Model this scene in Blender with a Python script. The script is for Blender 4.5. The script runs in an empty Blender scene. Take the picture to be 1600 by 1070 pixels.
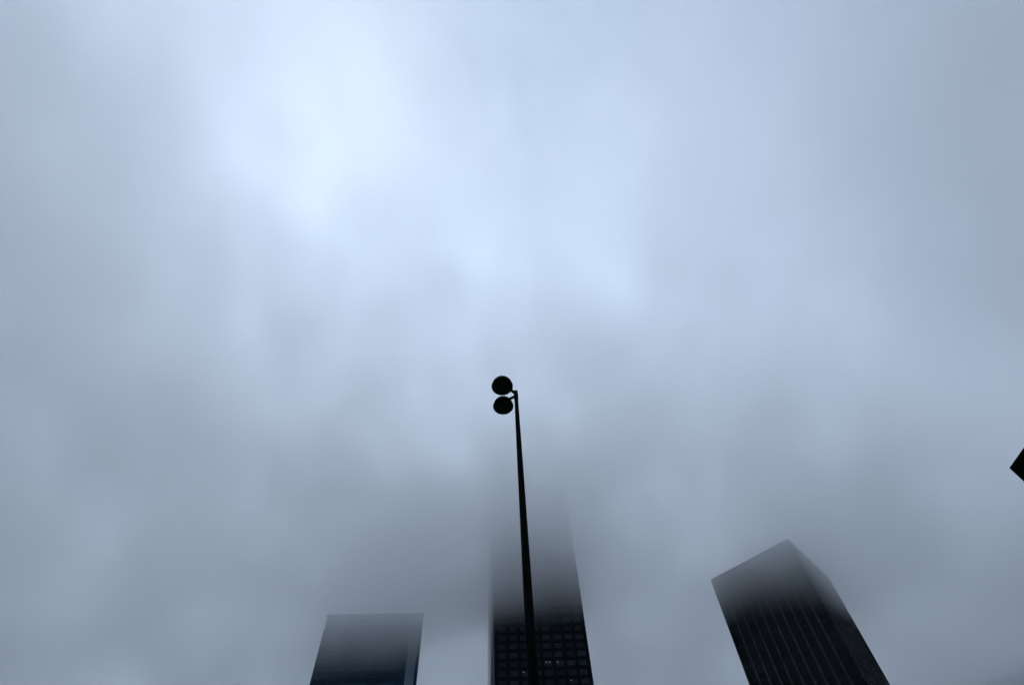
import bpy, bmesh, math, random
from mathutils import Vector, Matrix
R = math.radians
SC = bpy.context.scene
COL = SC.collection

# ------------------------------------------------------------------ camera
F_PX, W_PX, H_PX = 889.0, 1600.0, 1070.0
CAM_Z = 1.6
_z = Vector((768 - 800, 535 + 20, -F_PX)).normalized()       # the zenith as the lens sees it
_v = Vector((0, 0, -1))
_y = (_v - _z * _v.dot(_z)).normalized()
_x = _y.cross(_z)
ROT = Matrix((_x, _y, _z))                                    # camera space -> world
cam_data = bpy.data.cameras.new('camera')
cam_data.sensor_width = 36.0
cam_data.lens = F_PX / W_PX * 36.0
cam_data.clip_start = 0.05
cam_data.clip_end = 5000
cam = bpy.data.objects.new('camera', cam_data)
COL.objects.link(cam)
cam.matrix_world = Matrix.Translation((0, 0, CAM_Z)) @ ROT.to_4x4()
SC.camera = cam


def ray(px, py):
    """unit direction in the world of a point of the photograph"""
    return (ROT @ Vector((px - 800, 535 - py, -F_PX))).normalized()


# ------------------------------------------------------------------ sky and sun
SUN_DIR = ray(470, 120)
SUN_EL = math.asin(SUN_DIR.z)
SUN_AZ = math.atan2(SUN_DIR.x, SUN_DIR.y)

world = bpy.data.worlds.new('World')
SC.world = world
world.use_nodes = True
nt = world.node_tree
nt.nodes.clear()


def N(tree, kind, **kw):
    n = tree.nodes.new(kind)
    for k, v in kw.items():
        if k.startswith('i_'):
            n.inputs[k[2:]].default_value = v
        else:
            setattr(n, k, v)
    return n


def math_node(tree, op, a, b=None, c=None, clamp=False):
    n = tree.nodes.new('ShaderNodeMath')
    n.operation = op
    n.use_clamp = clamp
    for i, v in enumerate((a, b, c)):
        if v is None:
            continue
        if isinstance(v, (int, float)):
            n.inputs[i].default_value = v
        else:
            tree.links.new(v, n.inputs[i])
    return n.outputs[0]


sky = N(nt, 'ShaderNodeTexSky', sky_type='NISHITA', sun_disc=False)
sky.sun_elevation = SUN_EL
sky.sun_rotation = SUN_AZ
sky.dust_density = 4.0
tc = N(nt, 'ShaderNodeTexCoord')
# patches of thinner and thicker overcast round the sky dome: (x, y, z, gain), brighter round the hidden sun
PATCH_K = 13.0
patches = [
    (-0.586, -0.089, 0.805, 0.175),
    (-0.447, -0.089, 0.890, 0.264),
    (-0.261, -0.086, 0.961, 0.127),
    (-0.038, -0.079, 0.996, -0.007),
    (0.194, -0.066, 0.979, 0.097),
    (0.401, -0.052, 0.914, 0.121),
    (0.563, -0.037, 0.825, -0.008),
    (0.657, -0.027, 0.753, -0.087),
    (-0.640, 0.060, 0.766, 0.018),
    (-0.500, 0.079, 0.862, 0.244),
    (-0.304, 0.100, 0.947, 0.126),
    (-0.057, 0.118, 0.991, -0.184),
    (0.204, 0.129, 0.970, 0.106),
    (0.431, 0.132, 0.893, 0.229),
    (0.600, 0.128, 0.790, -0.069),
    (0.693, 0.123, 0.711, -0.226),
    (-0.679, 0.225, 0.699, -0.155),
    (-0.542, 0.270, 0.796, 0.224),
    (-0.340, 0.317, 0.885, 0.331),
    (-0.077, 0.351, 0.933, -0.332),
    (0.205, 0.359, 0.910, -0.049),
    (0.446, 0.342, 0.827, 0.361),
    (0.619, 0.312, 0.721, -0.121),
    (0.711, 0.287, 0.641, -0.401),
    (-0.696, 0.391, 0.602, -0.208),
    (-0.561, 0.463, 0.687, 0.205),
    (-0.360, 0.534, 0.765, 0.795),
    (-0.093, 0.584, 0.807, 0.197),
    (0.193, 0.588, 0.785, 0.014),
    (0.438, 0.551, 0.710, 0.831),
    (0.613, 0.495, 0.616, 0.162),
    (0.706, 0.450, 0.546, -0.385),
    (-0.688, 0.540, 0.486, -0.164),
    (-0.553, 0.628, 0.548, -0.044),
    (-0.357, 0.713, 0.603, 0.505),
    (-0.103, 0.769, 0.631, 0.572),
    (0.169, 0.772, 0.613, 0.314),
    (0.406, 0.724, 0.558, 0.834),
    (0.581, 0.652, 0.487, 0.212),
    (0.677, 0.594, 0.434, -0.385),
    (-0.661, 0.650, 0.374, -0.152),
    (-0.527, 0.742, 0.414, -0.392),
    (-0.340, 0.827, 0.447, -0.308),
    (-0.106, 0.881, 0.462, 0.040),
    (0.143, 0.882, 0.449, 0.161),
    (0.364, 0.835, 0.412, 0.221),
    (0.536, 0.762, 0.364, -0.209),
    (0.634, 0.701, 0.327, -0.578),
]
#ENDP
total = None
for dx, dy, dz, gn in patches:
    dot = N(nt, 'ShaderNodeVectorMath', operation='DOT_PRODUCT')
    nt.links.new(tc.outputs['Generated'], dot.inputs[0])
    dot.inputs[1].default_value = (dx, dy, dz)
    e = math_node(nt, 'MULTIPLY', math_node(nt, 'SUBTRACT', dot.outputs['Value'], 1.0), PATCH_K)
    t = math_node(nt, 'MULTIPLY', math_node(nt, 'EXPONENT', e), gn)
    total = t if total is None else math_node(nt, 'ADD', total, t)
sep = N(nt, 'ShaderNodeSeparateXYZ')
nt.links.new(tc.outputs['Generated'], sep.inputs[0])
upz = math_node(nt, 'MAXIMUM', sep.outputs['Z'], 0.0)
base = math_node(nt, 'MULTIPLY_ADD', upz, 0.22, 0.02)         # overcast sky
low_band = math_node(nt, 'POWER', math_node(nt, 'SUBTRACT', 1.0, upz), 4.0)
base = math_node(nt, 'MULTIPLY_ADD', low_band, 0.18, base)      # paler band along the horizon, under the cloud
behind = math_node(nt, 'MAXIMUM', math_node(nt, 'MULTIPLY', sep.outputs['Y'], -1.0), 0.0)
base = math_node(nt, 'MULTIPLY_ADD', behind, 0.35, base)         # the sky over the street behind is as bright
noise = N(nt, 'ShaderNodeTexNoise', i_Scale=3.6, i_Detail=5.0, i_Roughness=0.5)
noise.inputs['Distortion'].default_value = 0.9
nt.links.new(tc.outputs['Generated'], noise.inputs['Vector'])
nz = math_node(nt, 'MULTIPLY', math_node(nt, 'SUBTRACT', noise.outputs['Fac'], 0.5), 0.30)
wm = N(nt, 'ShaderNodeMapping')
wm.inputs['Rotation'].default_value = (0.3, 0.2, 0.7)
wm.inputs['Scale'].default_value = (1.0, 0.45, 0.8)
nt.links.new(tc.outputs['Generated'], wm.inputs['Vector'])
noise2 = N(nt, 'ShaderNodeTexNoise', i_Scale=9.0, i_Detail=4.0, i_Roughness=0.58)
noise2.inputs['Distortion'].default_value = 0.8
nt.links.new(wm.outputs[0], noise2.inputs['Vector'])
wz = math_node(nt, 'MULTIPLY_ADD', math_node(nt, 'SUBTRACT', noise2.outputs['Fac'], 0.5), 0.30, 1.0)
lum = math_node(nt, 'MULTIPLY', math_node(nt, 'ADD', math_node(nt, 'ADD', base, total), nz), wz)
lum = math_node(nt, 'MAXIMUM', lum, 0.05)
tint = N(nt, 'ShaderNodeMix', data_type='RGBA')
tint.inputs[6].default_value = (6.0, 9.5, 15.3, 1)            # low, heavy cloud
tint.inputs[7].default_value = (8.3, 10.5, 13.7, 1)            # thin, bright cloud
nt.links.new(math_node(nt, 'MULTIPLY', lum, 1.3, clamp=True), tint.inputs[0])
scl = N(nt, 'ShaderNodeVectorMath', operation='SCALE')
nt.links.new(tint.outputs[2], scl.inputs[0])
nt.links.new(lum, scl.inputs['Scale'])
mix = N(nt, 'ShaderNodeMix', data_type='RGBA')
mix.inputs[0].default_value = 0.94                            # almost no blue gets through
nt.links.new(sky.outputs[0], mix.inputs[6])
nt.links.new(scl.outputs[0], mix.inputs[7])
bg = N(nt, 'ShaderNodeBackground', i_Strength=0.094)
nt.links.new(mix.outputs[2], bg.inputs['Color'])
wo = N(nt, 'ShaderNodeOutputWorld')
nt.links.new(bg.outputs[0], wo.inputs['Surface'])

sd = bpy.data.lights.new('sun', 'SUN')
sd.energy = 0.5
sd.angle = R(30)
sd.color = (1.0, 0.98, 0.95)
sun = bpy.data.objects.new('sun', sd)
COL.objects.link(sun)
sun.location = (0, 0, 400)
sun.rotation_euler = (-SUN_DIR).to_track_quat('-Z', 'Y').to_euler()

SC.view_settings.view_transform = 'Standard'
SC.view_settings.look = 'None'
SC.view_settings.gamma = 1.0
SC.view_settings.use_curve_mapping = False
SC.view_settings.exposure = 0.0
SC.render.engine = 'CYCLES'
SC.cycles.max_bounces = 12
SC.cycles.diffuse_bounces = 2
SC.cycles.glossy_bounces = 2
SC.cycles.volume_bounces = 10
SC.cycles.volume_step_rate = 0.6
SC.cycles.volume_max_steps = 256
SC.cycles.use_denoising = True
SC.cycles.use_adaptive_sampling = True
SC.cycles.adaptive_threshold = 0.03
SC.cycles.adaptive_min_samples = 24


# ------------------------------------------------------------------ materials
def mat(name, col, rough=0.6, spec=0.3, metal=0.0, var=0.25, scale=0.6, bump=0.0, bscale=4.0):
    m = bpy.data.materials.new(name)
    m.use_nodes = True
    t = m.node_tree
    p = t.nodes['Principled BSDF']
    p.inputs['Roughness'].default_value = rough
    p.inputs['Specular IOR Level'].default_value = spec
    p.inputs['Metallic'].default_value = metal
    c = N(t, 'ShaderNodeTexCoord')
    n = N(t, 'ShaderNodeTexNoise', i_Scale=scale, i_Detail=6.0, i_Roughness=0.6)
    t.links.new(c.outputs['Object'], n.inputs['Vector'])
    r = N(t, 'ShaderNodeValToRGB')
    r.color_ramp.elements[0].position = 0.3
    r.color_ramp.elements[1].position = 0.7
    r.color_ramp.elements[0].color = [x * (1 - var) for x in col] + [1]
    r.color_ramp.elements[1].color = [min(1, x * (1 + var)) for x in col] + [1]
    t.links.new(n.outputs['Fac'], r.inputs[0])
    t.links.new(r.outputs[0], p.inputs['Base Color'])
    if bump:
        n2 = N(t, 'ShaderNodeTexNoise', i_Scale=bscale, i_Detail=4.0)
        t.links.new(c.outputs['Object'], n2.inputs['Vector'])
        b = N(t, 'ShaderNodeBump', i_Strength=bump)
        t.links.new(n2.outputs['Fac'], b.inputs['Height'])
        t.links.new(b.outputs[0], p.inputs['Normal'])
    return m


def tile_mat(name, col, joint, size):
    m = mat(name, col, 0.85, 0.2, var=0.2, scale=0.8)
    t = m.node_tree
    p = t.nodes['Principled BSDF']
    c = [n for n in t.nodes if n.type == 'TEX_COORD'][0]
    b = N(t, 'ShaderNodeTexBrick', i_Scale=1.0)
    b.inputs['Brick Width'].default_value = size
    b.inputs['Row Height'].default_value = size
    b.inputs['Mortar Size'].default_value = 0.012
    b.inputs['Color1'].default_value = [*col, 1]
    b.inputs['Color2'].default_value = [x * 0.85 for x in col] + [1]
    b.inputs['Mortar'].default_value = [*joint, 1]
    t.links.new(c.outputs['Object'], b.inputs['Vector'])
    mx = N(t, 'ShaderNodeMix', data_type='RGBA', blend_type='MULTIPLY')
    mx.inputs[0].default_value = 0.5
    t.links.new(b.outputs['Color'], mx.inputs[6])
    t.links.new(p.inputs['Base Color'].links[0].from_socket, mx.inputs[7])
    t.links.new(b.outputs['Color'], p.inputs['Base Color'])
    return m


M_POLE = mat('dark_painted_steel', (0.0035, 0.0035, 0.004), 0.8, 0.05, var=0.3, scale=3, bump=0.15, bscale=60)
M_LENS = mat('lamp_glass', (0.005, 0.007, 0.006), 0.5, 0.15, var=0.2, scale=9)
M_STONE = mat('dark_stone', (0.011, 0.015, 0.018), 0.8, 0.08, var=0.3, scale=0.15)
M_STONE2 = mat('dark_granite', (0.004, 0.007, 0.010), 0.8, 0.05, var=0.3, scale=0.2)
M_PIER = mat('weathered_concrete', (0.042, 0.047, 0.050), 0.8, 0.1, var=0.35, scale=0.25)
M_GLASS = mat('tinted_glass', (0.008, 0.013, 0.018), 0.3, 0.12, var=0.4, scale=0.2)
M_BLIND = mat('glass_with_pale_blind', (0.016, 0.022, 0.027), 0.35, 0.12, var=0.3, scale=0.8)
M_DEEP = mat('deep_black_glass', (0.003, 0.005, 0.007), 0.45, 0.12, var=0.3, scale=0.2)
M_GLASS_B = mat('blue_tinted_glass', (0.008, 0.024, 0.045), 0.4, 0.12, var=0.3, scale=0.1, bump=0.05, bscale=0.25)
M_BLUE = mat('blue_grey_cladding', (0.019, 0.046, 0.078), 0.6, 0.1, var=0.3, scale=0.15)
M_COLUMN = mat('pale_metal_cladding', (0.15, 0.20, 0.25), 0.6, 0.2, var=0.2, scale=0.2)
M_MIRROR = mat('polished_side_glass', (0.03, 0.035, 0.045), 0.08, 1.0, var=0.3, scale=0.3)
M_LIT = bpy.data.materials.new('office_ceiling_light')
M_LIT.use_nodes = True
M_LIT.node_tree.nodes['Principled BSDF'].inputs['Emission Color'].default_value = (0.75, 0.95, 1.0, 1)
M_LIT.node_tree.nodes['Principled BSDF'].inputs['Emission Strength'].default_value = 0.015
M_ROOF = mat('roof_gravel', (0.12, 0.12, 0.12), 0.9, 0.1, scale=2)
M_NEAR = mat('dark_brick', (0.003, 0.0045, 0.003), 0.9, 0.02, var=0.3, scale=2)
M_ASPHALT = mat('asphalt', (0.05, 0.05, 0.052), 0.85, 0.3, var=0.3, scale=3, bump=0.3, bscale=80)
M_PAVE = tile_mat('paving_stone', (0.24, 0.24, 0.23), (0.10, 0.10, 0.10), 0.6)
M_GROUND = mat('concrete_ground', (0.18, 0.18, 0.175), 0.9, 0.2, var=0.2, scale=0.5)
M_KERB = mat('kerb_stone', (0.26, 0.26, 0.25), 0.85, 0.2, scale=2)
M_PAINT = mat('road_paint', (0.7, 0.7, 0.68), 0.7, 0.3, var=0.1, scale=4)


# ------------------------------------------------------------------ builders
def tag(o, label=None, cat=None, group=None, kind=None):
    if label: o['label'] = label
    if cat: o['category'] = cat
    if group: o['group'] = group
    if kind: o['kind'] = kind
    return o


def link(name, bm, m, parent=None, smooth=False):
    bm.normal_update()
    me = bpy.data.meshes.new(name)
    bm.to_mesh(me)
    bm.free()
    if smooth:
        for f in me.polygons: f.use_smooth = True
    me.materials.append(m)
    o = bpy.data.objects.new(name, me)
    COL.objects.link(o)
    if parent: o.parent = parent
    return o


def empty(name, loc, rz=0):
    o = bpy.data.objects.new(name, None)
    COL.objects.link(o)
    o.location = loc
    o.rotation_euler = (0, 0, rz)
    o.empty_display_size = 1
    return o


def box(bm, x0, x1, y0, y1, z0, z1, bevel=0.0):
    vs = [bm.verts.new((x, y, z)) for z in (z0, z1) for y in (y0, y1) for x in (x0, x1)]
    fs = [(0, 2, 3, 1), (4, 5, 7, 6), (0, 1, 5, 4), (2, 6, 7, 3), (0, 4, 6, 2), (1, 3, 7, 5)]
    faces = [bm.faces.new([vs[i] for i in f]) for f in fs]
    if bevel:
        es = list({e for f in faces for e in f.edges})
        bmesh.ops.bevel(bm, geom=es, offset=bevel, segments=2, affect='EDGES')


def prism(bm, pts, z0, z1):
    lo = [bm.verts.new((x, y, z0)) for x, y in pts]
    hi = [bm.verts.new((x, y, z1)) for x, y in pts]
    for i in range(len(pts)):
        j = (i + 1) % len(pts)
        bm.faces.new((lo[i], lo[j], hi[j], hi[i]))
    bm.faces.new(hi)
    bm.faces.new(lo[::-1])


def lathe(bm, prof, seg=40, loc=(0, 0, 0)):
    """turn (radius, z) pairs round a vertical axis"""
    rings = []
    for r, z in prof:
        if r < 1e-5:
            rings.append([bm.verts.new((loc[0], loc[1], loc[2] + z))])
        else:
            rings.append([bm.verts.new((loc[0] + r * math.cos(2 * math.pi * i / seg),
                                        loc[1] + r * math.sin(2 * math.pi * i / seg), loc[2] + z)) for i in range(seg)])
    for a, b in zip(rings, rings[1:]):
        for i in range(seg):
            j = (i + 1) % seg
            if len(a) == 1 and len(b) == 1: continue
            if len(a) == 1: bm.faces.new((a[0], b[i], b[j]))
            elif len(b) == 1: bm.faces.new((a[i], a[j], b[0]))
            else: bm.faces.new((a[i], a[j], b[j], b[i]))
    bmesh.ops.recalc_face_normals(bm, faces=bm.faces)


def tube(bm, pts, rad, seg=16):
    pts = [Vector(p) for p in pts]
    rings = []
    for i, p in enumerate(pts):
        d = (pts[min(i + 1, len(pts) - 1)] - pts[max(i - 1, 0)]).normalized()
        a = d.cross(Vector((0, 0, 1))).normalized()
        b = a.cross(d)
        r = rad[i] if isinstance(rad, (list, tuple)) else rad
        rings.append([bm.verts.new(p + a * r * math.cos(2 * math.pi * k / seg) + b * r * math.sin(2 * math.pi * k / seg)) for k in range(seg)])
    for a, b in zip(rings, rings[1:]):
        for k in range(seg):
            bm.faces.new((a[k], a[(k + 1) % seg], b[(k + 1) % seg], b[k]))
    bm.faces.new(rings[0][::-1])
    bm.faces.new(rings[-1])
    bmesh.ops.recalc_face_normals(bm, faces=bm.faces)


# ------------------------------------------------------------------ ground, road, pavement
def sheet(name, x0, x1, y0, y1, z, m):
    bm = bmesh.new()
    bm.faces.new([bm.verts.new(p) for p in ((x0, y0, z), (x1, y0, z), (x1, y1, z), (x0, y1, z))])
    return tag(link(name, bm, m), kind='structure')


HX, HY0, HY1 = 620, -240, 700
sheet('ground', -HX + 5, HX - 5, HY0 + 5, HY1 - 5, 0.0, M_GROUND)
sheet('road', 12, 22, HY0 + 6, 150, 0.004, M_ASPHALT)
for i in range(6):
    bm = bmesh.new()
    y = 6 + i * 7
    bm.faces.new([bm.verts.new(p) for p in ((16.93, y, 0.008), (17.07, y, 0.008), (17.07, y + 3, 0.008), (16.93, y + 3, 0.008))])
    tag(link('lane_marking', bm, M_PAINT), kind='structure')
bm = bmesh.new(); box(bm, -30, 11.8, -60, 120, -0.05, 0.12)
tag(link('pavement', bm, M_PAVE), kind='structure')
bm = bmesh.new(); box(bm, 11.803, 11.997, -60, 120, -0.05, 0.135, 0.02)
tag(link('kerb', bm, M_KERB), kind='structure')
bm = bmesh.new(); box(bm, 22.003, 22.2, -60, 120, -0.05, 0.135, 0.02)
tag(link('kerb', bm, M_KERB), kind='structure')
bm = bmesh.new(); box(bm, 22.203, 28.4, -60, 120, -0.05, 0.12)
tag(link('pavement', bm, M_PAVE), kind='structure')

# ------------------------------------------------------------------ street lamp
LD = 8.0
ptop = ray(806, 612)
_s = LD / math.hypot(ptop.x, ptop.y)
LX, LY = ptop.x * _s, ptop.y * _s
LTOP = CAM_Z + ptop.z * _s
G0 = 0.12
lamp = empty('street_lamp', (LX, LY, G0))
tag(lamp, 'tall slim black street lamp with tapered pole and two round domed heads', 'street lamp')
PH = LTOP - G0
bm = bmesh.new()
lathe(bm, [(0, 0.03), (0.098, 0.03), (0.095, 0.6), (0.077, CAM_Z + 4.2), (0.058, CAM_Z + 8.0), (0.041, PH - 0.04), (0.041, PH - 0.02), (0, PH - 0.015)], 32)
link('pole', bm, M_POLE, lamp, True)
bm = bmesh.new()
lathe(bm, [(0, 0), (0.21, 0), (0.21, 0.025), (0.13, 0.04), (0.12, 0.30), (0.095, 0.34), (0, 0.34)], 32)
base_o = link('base', bm, M_POLE, lamp)
for k in range(4):
    bm = bmesh.new()
    a = math.pi / 4 + k * math.pi / 2
    lathe(bm, [(0, 0.025), (0.018, 0.025), (0.018, 0.05), (0.008, 0.055), (0.008, 0.07), (0, 0.072)], 6, (0.17 * math.cos(a), 0.17 * math.sin(a), 0))
    link('bolt', bm, M_POLE, base_o)
bm = bmesh.new()
lathe(bm, [(0, PH - 0.012), (0.043, PH - 0.012), (0.043, PH + 0.008), (0.036, PH + 0.025), (0.02, PH + 0.036), (0, PH + 0.04)], 28)
link('cap', bm, M_POLE, lamp, True)
bm = bmesh.new()
lathe(bm, [(0.041, PH - 0.30), (0.049, PH - 0.29), (0.049, PH - 0.09), (0.041, PH - 0.08)], 28)
link('collar', bm, M_POLE, lamp, True)
hh = LTOP - 0.06 - CAM_Z                      # height of the head rims above the lens
for (px, py), rr, azs in (((784.7, 603.5), 0.238, 1), ((786.3, 634.5), 0.232, -1)):
    d = ray(px, py)
    s = hh / d.z
    c = Vector((d.x * s - LX, d.y * s - LY, hh + CAM_Z - G0))
    out = Vector((c.x, c.y, 0)).normalized()
    # dome housing
    bm = bmesh.new()
    prof = [(rr, 0.0)]
    for i in range(1, 15):
        t = i / 14 * math.pi / 2
        prof.append((rr * math.cos(t) ** 0.85, 0.25 * math.sin(t)))
    prof[-1] = (0, 0.25)
    lathe(bm, prof, 48, c)
    hd = link('lamp_head', bm, M_POLE, lamp, True)
    bm = bmesh.new()
    lathe(bm, [(rr - 0.012, -0.018), (rr + 0.006, -0.018), (rr + 0.009, 0.0), (rr + 0.002, 0.014), (rr - 0.012, 0.014), (rr - 0.012, -0.018)], 48, c)
    link('rim', bm, M_POLE, hd, True)
    bm = bmesh.new()
    lathe(bm, [(rr - 0.014, -0.006), (rr * 0.75, -0.020), (rr * 0.4, -0.032), (0, -0.036)], 48, c)
    link('lens', bm, M_LENS, hd, True)
    bm = bmesh.new()
    p0 = Vector((0, 0, c.z - 0.09 if azs < 0 else c.z - 0.03))
    p1 = Vector((c.x, c.y, c.z + 0.06)) - out * (rr * 0.8)
    tube(bm, [p0, p0.lerp(p1, 0.3), p0.lerp(p1, 0.7), p1], [0.036, 0.033, 0.033, 0.038])
    link('arm', bm, M_POLE, lamp, True)


# ------------------------------------------------------------------ towers
def at(px, py, h):
    """plan position of the photo point on something h metres above the lens"""
    d = ray(px, py)
    return Vector((d.x / d.z * h, d.y / d.z * h))


def on_az(px, py, dist):
    d = ray(px, py)
    k = dist / math.hypot(d.x, d.y)
    return Vector((d.x * k, d.y * k))


rng = random.Random(7)

# --- centre tower: dark stone grid of windows, top lost in the cloud
D = 256.0
pl, pr = on_az(772.5, 1060, D), on_az(927.5, 1066, D * 1.012)
wdir = (pr - pl); WID = wdir.length; ang = math.atan2(wdir.y, wdir.x)
T = empty('office_tower', (pl.x, pl.y, 0), ang)     # local x along the front, y away from the lens
tag(T, 'dark central office tower with a grid of square windows, directly behind the lamp pole', 'office tower')
HT = 246.0
DEP = 40.0
NC, PITCH_Z = 8, 4.05
cw = WID / (NC + 0.35)
mx0 = (WID - NC * cw) / 2
rows = int((HT - 8) / PITCH_Z)
bm = bmesh.new()
box(bm, 0.5, WID - 0.5, 0.6, DEP - 0.5, 0, HT - 2)
# piers and spandrels proud of the core, leaving a real recess for every window
ww, wh = cw * 0.70, PITCH_Z * 0.62
edges = [0.0] + [v for i in range(NC) for v in (mx0 + i * cw + (cw - ww) / 2, mx0 + i * cw + (cw + ww) / 2)] + [WID]
for i in range(0, len(edges), 2):
    box(bm, edges[i], edges[i + 1], 0.0, 0.597, 0, HT)
for j in range(rows + 1):
    z0 = 6 + j * PITCH_Z - (PITCH_Z - wh)
    z1 = 6 + j * PITCH_Z
    for i in range(NC):
        box(bm, edges[2 * i + 1] + 0.002, edges[2 * i + 2] - 0.002, 0.06, 0.597, z0 if j else 0.0, z1)
box(bm, 0.003, WID - 0.003, 0.003, 0.594, 6 + rows * PITCH_Z + 0.003, HT + 1.5)
body = link('wall', bm, M_STONE2, T)
zv0 = [j for j in range(rows) if 118 < 6 + j * PITCH_Z]      # rows that enter the picture
zv_list = zv0[:12]
shown = set(zv_list)
LIT = {(5, 4): 2, (5, 5): 1, (4, 2): 1, (3, 6): 1}
bm_rest = bmesh.new()
for j in range(rows):
    z = 6 + j * PITCH_Z + 0.003
    for i in range(NC):
        x0, x1 = edges[2 * i + 1] + 0.01, edges[2 * i + 2] - 0.01
        b = bmesh.new() if j in shown else bm_rest
        tilt = rng.uniform(-0.05, 0.05)
        box(b, x0, x1, 0.42 + tilt, 0.50 + tilt, z, z + wh - 0.008)
        box(b, (x0 + x1) / 2 - 0.05, (x0 + x1) / 2 + 0.05, 0.34 + tilt, 0.417 + tilt, z, z + wh - 0.008)
        if j in shown:
            wo_ = link('window', b, M_BLIND if rng.random() < 0.45 else M_GLASS, T)
            if (zv_list.index(j), i) in LIT:
                for q in range(LIT[(zv_list.index(j), i)]):
                    bl = bmesh.new()
                    xx = x0 + 0.6 + q * 1.5
                    box(bl, xx, xx + 0.5, 0.30, 0.335, z + wh - 0.75, z + wh - 0.45)
                    link('ceiling_light', bl, M_LIT, wo_)
ro = tag(link('window', bm_rest, M_GLASS, T), kind='stuff')
ro.data.materials.append(M_BLIND)
for k, f in enumerate(ro.data.polygons):                      # twelve faces to a window
    f.material_index = 1 if random.Random(k // 12).random() < 0.45 else 0
# left flank: polished glass seen at a glancing angle, a little splayed out
bm = bmesh.new()
SPL = 3.6
pts = [(-0.003 - SPL * math.sin(t), 0.06 + DEP * 0.6 * (1 - math.cos(t))) for t in [k / 16 * math.pi / 2 for k in range(17)]]
pts += [(-SPL + 1.0, DEP * 0.6 + 0.5), (0.49, DEP * 0.9), (0.49, 0.61), (-0.003, 0.60)]
lo = [bm.verts.new((x, y, 0)) for x, y in pts]; hi = [bm.verts.new((x, y, HT - 1)) for x, y in pts]
for i in range(len(pts)):
    j = (i + 1) % len(pts)
    bm.faces.new((lo[i], lo[j], hi[j], hi[i]))
bm.faces.new(hi); bm.faces.new(lo[::-1])
bmesh.ops.recalc_face_normals(bm, faces=bm.faces)
link('side_glazing', bm, M_MIRROR, T)
bm = bmesh.new(); box(bm, 0.6, WID - 0.6, 0.65, DEP - 0.6, HT - 1.995, HT - 1.4)
link('roof', bm, M_ROOF, T)

# --- right tower: square plan turned 45 degrees, pale piers up two faces
HR = 182.0
hr = HR - CAM_Z
L2, A2, R2 = at(1109, 904, hr), at(1231, 841, hr), at(1298, 903, hr)
u = (L2 - A2); side1 = u.length
v = (R2 - A2); side2 = v.length
a1 = math.atan2(u.y, u.x); a2 = math.atan2(v.y, v.x)
am = (a1 + a2) / 2
if abs(a1 - a2) > math.pi: am += math.pi
sgn = 1 if ((a1 - am + math.pi) % (2 * math.pi) - math.pi) > 0 else -1
a1r = am + sgn * math.pi / 4                                    # squared-up direction of the left face
T = empty('office_tower', (A2.x, A2.y, 0), a1r)                 # local +x: left face; local -y*? : right face
a2r = am - sgn * math.pi / 4
ysg = 1 if math.sin(a2r - a1r) > 0 else -1                      # right face runs along local y*ysg
tag(T, 'dark square office tower set corner-on with pale vertical piers, on the right under drifting mist', 'office tower')


def ybox(bm, x0, x1, y0, y1, z0, z1, bevel=0.0):
    ya, yb = sorted((y0 * ysg, y1 * ysg))
    box(bm, x0, x1, ya, yb, z0, z1, bevel)


S1, S2 = side1, side2
bm = bmesh.new()
ybox(bm, 0.9, S1 - 0.9, 0.9, S2 - 0.9, 0, HR - 1.0)
for (x0, x1, y0, y1) in ((0.45, 0.898, 0.45, 0.898), (S1 - 0.898, S1 - 0.02, 0.45, 0.898), (0.45, 0.898, S2 - 0.898, S2 - 0.02)):
    ybox(bm, x0, x1, y0, y1, 0, HR - 5.01)
nf = int((HR - 8) / 3.9)
for j in range(nf + 1):                                         # spandrels on the two near faces
    z = 4 + j * 3.9
    ybox(bm, 0.9, S1 - 0.9, 0.45, 0.897, z, z + 1.3)
    ybox(bm, 0.45, 0.897, 0.9, S2 - 0.9, z, z + 1.3)
link('wall', bm, M_STONE, T)
bm = bmesh.new()
for (x0, x1, y0, y1) in ((0, S1, 0, 0.9), (0, 0.9, 0.903, S2), (S1 - 0.9, S1, 0.903, S2), (0.903, S1 - 0.903, S2 - 0.9, S2)):
    ybox(bm, x0, x1, y0, y1, HR - 5.0, HR)
link('parapet', bm, M_STONE, T)
bm = bmesh.new(); ybox(bm, 1.2, S1 - 1.2, 1.2, S2 - 1.2, HR - 0.997, HR - 0.6)
ybox(bm, S1 * .3, S1 * .7, S2 * .3, S2 * .7, HR - 0.597, HR + 3)
link('roof', bm, M_ROOF, T)
NB = 10
for i in range(NB + 1):
    for face in (0, 1):
        S = S1 if face == 0 else S2
        if face == 1 and i == 0: continue
        c = 0.45 + i * (S - 0.9) / NB
        w = 0.45 if 0 < i < NB else 0.44
        bm = bmesh.new()
        # fin with a slight step at every second floor
        zz = 0.0
        k = 0
        while zz < HR - 5.01:
            z1 = min(zz + 7.8, HR - 5.003)
            dep = 0.0 if (k % 2 == 0 or i in (0, NB)) else 0.10
            if face == 0: ybox(bm, c - w, c + w, 0.0 + dep, 0.447, zz, z1 - 0.002)
            else: ybox(bm, 0.0 + dep, 0.447, c - w, c + w, zz, z1 - 0.002)
            zz = z1; k += 1
        link('pier', bm, M_PIER if 0 < i < NB else M_STONE, T)
for i in range(NB):
    for face in (0, 1):
        S = S1 if face == 0 else S2
        p = (S - 0.9) / NB
        c0 = 0.9 + i * p + (0.0 if i else 0.003); c1 = 0.0 + (i + 1) * p
        bm = bmesh.new()
        for j in range(nf):
            z = 4 + j * 3.9 + 1.303
            if face == 0: ybox(bm, c0 + .003, c1 - .003, 0.70, 0.895, z, z + 2.59)
            else: ybox(bm, 0.70, 0.895, c0 + .003, c1 - .003, z, z + 2.59)
        link('window_strip', bm, M_DEEP, T)

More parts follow.
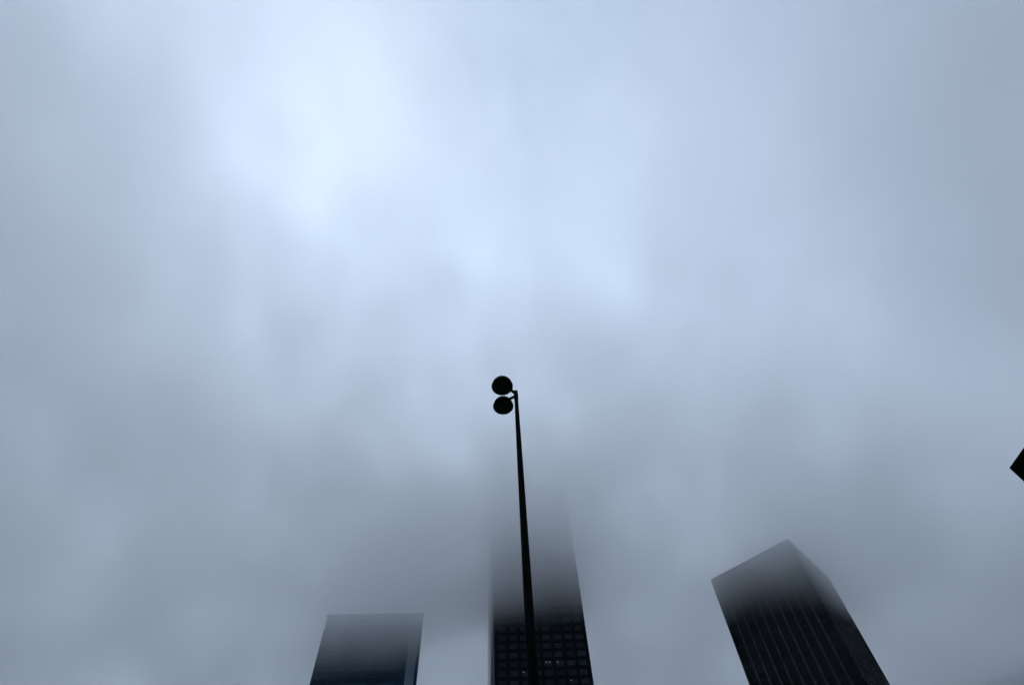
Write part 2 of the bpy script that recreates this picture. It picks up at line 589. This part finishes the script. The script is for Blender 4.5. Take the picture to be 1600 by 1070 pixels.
# --- left tower: blue glass slab
HLf = 184.0
hl = HLf - CAM_Z
q0, q1 = at(509, 957, hl), at(656, 957, hl)
q0 = on_az(483, 1070, q1.length * 1.037); q1 = on_az(650, 1070, q1.length)
w3 = q1 - q0; WL = w3.length
T = empty('office_tower', (q0.x, q0.y, 0), math.atan2(w3.y, w3.x))
tag(T, 'blue-grey flat-topped glass office tower on the left, fading upward into fog', 'office tower')
bm = bmesh.new()
prism(bm, [(0.3, 0.5), (WL - 0.36, 0.5), (WL - 12, 32), (4, 32)], 0, HLf - 1)
nfl = int((HLf - 9) / 3.9)
XC = WL * 0.885                                                # where the pale corner column starts
for j in range(nfl + 2):
    z = 3 + j * 3.9
    if z + 0.9 < HLf - 2.5: box(bm, 0.0, XC - 0.9, 0.12, 0.497, z, z + 0.9)
link('wall', bm, M_BLUE, T)
bm = bmesh.new(); prism(bm, [(-0.12, -0.12), (WL + 0.05, -0.12), (WL - 11.5, 32.2), (3.7, 32.2)], HLf - 2.4, HLf)
link('parapet', bm, M_BLUE, T)
for j in range(nfl):
    z = 3 + j * 3.9 + 0.903
    bm = bmesh.new(); box(bm, 0.03, XC - 0.95, 0.22, 0.495, z, z + 2.99)
    for i in range(1, 22):
        x = i * (XC - 0.95) / 22
        box(bm, x - 0.05, x + 0.05, 0.13, 0.217, z, z + 2.99)
    link('window_band', bm, M_GLASS_B, T)
bm = bmesh.new(); box(bm, XC, WL - 1.5, -0.05, 0.497, 0, HLf - 14)
link('corner_column', bm, M_COLUMN, T)
bm = bmesh.new(); box(bm, WL - 0.35, WL, 0.0, 0.9, 0, HLf - 2.403)
link('corner_trim', bm, M_BLUE, T)

# --- far tower at the right edge
HF = 173.0
f0 = on_az(1535, 1060, 452.0)
T = empty('office_tower', (f0.x, f0.y, 0), -math.atan2(f0.x, f0.y) + R(8))
tag(T, 'faint far office tower almost swallowed by fog at the lower right corner', 'office tower')
bm = bmesh.new()
box(bm, 0, 45, 0.5, 40, 0, HF)
for j in range(42): box(bm, 0.0, 45, 0.0, 0.497, 3 + j * 4.0, 4.3 + j * 4.0)
link('wall', bm, M_BLUE, T)
for j in range(42):
    bm = bmesh.new(); box(bm, 0.1, 44.9, 0.2, 0.495, 4.303 + j * 4.0, 6.997 + j * 4.0)
    link('window_band', bm, M_GLASS_B, T)

# --- near low building whose roof corner juts in at the right edge
HN = 25.6
c = at(1577, 731, HN - CAM_Z)
e = at(1600, 698.5, HN - CAM_Z)
dd = (e - c).normalized()
T = empty('office_building', (c.x, c.y, 0), math.atan2(dd.y, dd.x))   # local x runs back along the street front
tag(T, 'near black building at the right edge, only its sharp roof corner showing', 'building')
LN, DN = 42.0, 20.0
bm = bmesh.new()
box(bm, 0.3, LN - 0.3, 0.4, DN, 0, HN - 1.2)
link('wall', bm, M_NEAR, T)
bm = bmesh.new(); box(bm, 0, LN, 0, DN + 0.3, HN - 1.197, HN)
link('parapet', bm, M_NEAR, T)
for j in range(6):
    for i in range(9):
        bm = bmesh.new()
        x = 2.2 + i * 4.3; z = 1.2 + j * 3.9
        for (a, b_, c_, d_) in ((x, x + 2.2, z, z + .12), (x, x + 2.2, z + 2.28, z + 2.4), (x, x + .1, z + .123, z + 2.277), (x + 2.1, x + 2.2, z + .123, z + 2.277), (x + 1.06, x + 1.14, z + .123, z + 2.277)):
            box(bm, a, b_, 0.30, 0.397, c_, d_)
        fr = link('window', bm, M_STONE, T)
        bm = bmesh.new(); box(bm, x + .103, x + 2.097, 0.36, 0.396, z + .123, z + 2.277)
        link('pane', bm, M_GLASS, fr)

# ------------------------------------------------------------------ haze: the low cloud the towers rise into
HTOP = 252.0
bm = bmesh.new()
box(bm, -HX, HX, HY0, HY1, -1.0, HTOP)
hm = bpy.data.materials.new('haze')
hm.use_nodes = True
t = hm.node_tree
t.nodes.clear()
out = N(t, 'ShaderNodeOutputMaterial')
pv = N(t, 'ShaderNodeVolumePrincipled')
pv.inputs['Color'].default_value = (1.0, 1.0, 1.0, 1)
pv.inputs['Anisotropy'].default_value = 0.45
t.links.new(pv.outputs[0], out.inputs['Volume'])
g = N(t, 'ShaderNodeNewGeometry')
s = N(t, 'ShaderNodeSeparateXYZ')
t.links.new(g.outputs['Position'], s.inputs[0])
n1 = N(t, 'ShaderNodeTexNoise', i_Scale=0.014, i_Detail=1.0, i_Roughness=0.55)
t.links.new(g.outputs['Position'], n1.inputs['Vector'])
base_h = math_node(t, 'MULTIPLY_ADD', math_node(t, 'SUBTRACT', n1.outputs['Fac'], 0.5), 30.0, -154.0)
# places where the cloud hangs lower: x, y, radius, metres
for lx, ly, lr, ld in ((-78, 262, 50, 5), (150, 218, 34, 13), (190, 220, 40, 8), (290, 350, 90, 34)):
    dv = N(t, 'ShaderNodeVectorMath', operation='DISTANCE')
    flat = N(t, 'ShaderNodeVectorMath', operation='MULTIPLY')
    t.links.new(g.outputs['Position'], flat.inputs[0]); flat.inputs[1].default_value = (1, 1, 0)
    t.links.new(flat.outputs[0], dv.inputs[0]); dv.inputs[1].default_value = (lx, ly, 0)
    q = math_node(t, 'MULTIPLY', dv.outputs['Value'], 1.0 / lr)
    q = math_node(t, 'EXPONENT', math_node(t, 'MULTIPLY', math_node(t, 'MULTIPLY', q, q), -1.0))
    base_h = math_node(t, 'MULTIPLY_ADD', q, float(ld), base_h)
zz = math_node(t, 'MAXIMUM', math_node(t, 'ADD', s.outputs['Z'], base_h), 0.0)
den = math_node(t, 'MINIMUM', math_node(t, 'MULTIPLY', zz, 0.0017), 0.038)
# wisps: ragged thinner and thicker streaks, drawn out by the wind
mp = N(t, 'ShaderNodeMapping')
mp.inputs['Rotation'].default_value = (0.2, 0.5, 0.5)
mp.inputs['Scale'].default_value = (0.030, 0.019, 0.026)
t.links.new(g.outputs['Position'], mp.inputs['Vector'])
n2 = N(t, 'ShaderNodeTexNoise', i_Scale=1.0, i_Detail=2.0, i_Roughness=0.6)
t.links.new(mp.outputs[0], n2.inputs['Vector'])
wisp = math_node(t, 'MAXIMUM', math_node(t, 'MULTIPLY_ADD', math_node(t, 'SUBTRACT', n2.outputs['Fac'], 0.5), 2.0, 1.0), 0.1)
den = math_node(t, 'MULTIPLY', den, wisp)
top = math_node(t, 'MULTIPLY', math_node(t, 'SUBTRACT', HTOP - 2, s.outputs['Z']), 0.08, clamp=True)
den = math_node(t, 'MULTIPLY_ADD', den, top, 0.00003)
# where the cloud is thin overhead, where a gap is added on the right to let in more light, and where it banks up against the towers
# (x, y, radius, share missing; below zero is extra)
for lx, ly, lr, ls in ((0, 10, 118, 0.85), (205, 125, 80, 0.6),
                       (8, 232, 42, -0.6), (-76, 250, 36, -0.5), (148, 214, 26, -0.45)):
    dv = N(t, 'ShaderNodeVectorMath', operation='DISTANCE')
    flat = N(t, 'ShaderNodeVectorMath', operation='MULTIPLY')
    t.links.new(g.outputs['Position'], flat.inputs[0]); flat.inputs[1].default_value = (1, 1, 0)
    t.links.new(flat.outputs[0], dv.inputs[0]); dv.inputs[1].default_value = (lx, ly, 0)
    q = math_node(t, 'MULTIPLY', dv.outputs['Value'], 1.0 / lr)
    q = math_node(t, 'EXPONENT', math_node(t, 'MULTIPLY', math_node(t, 'MULTIPLY', q, q), -1.0))
    den = math_node(t, 'MULTIPLY', den, math_node(t, 'MULTIPLY_ADD', q, -ls, 1.0))
t.links.new(den, pv.inputs['Density'])
hz = link('haze', bm, hm)
tag(hz, kind='stuff')
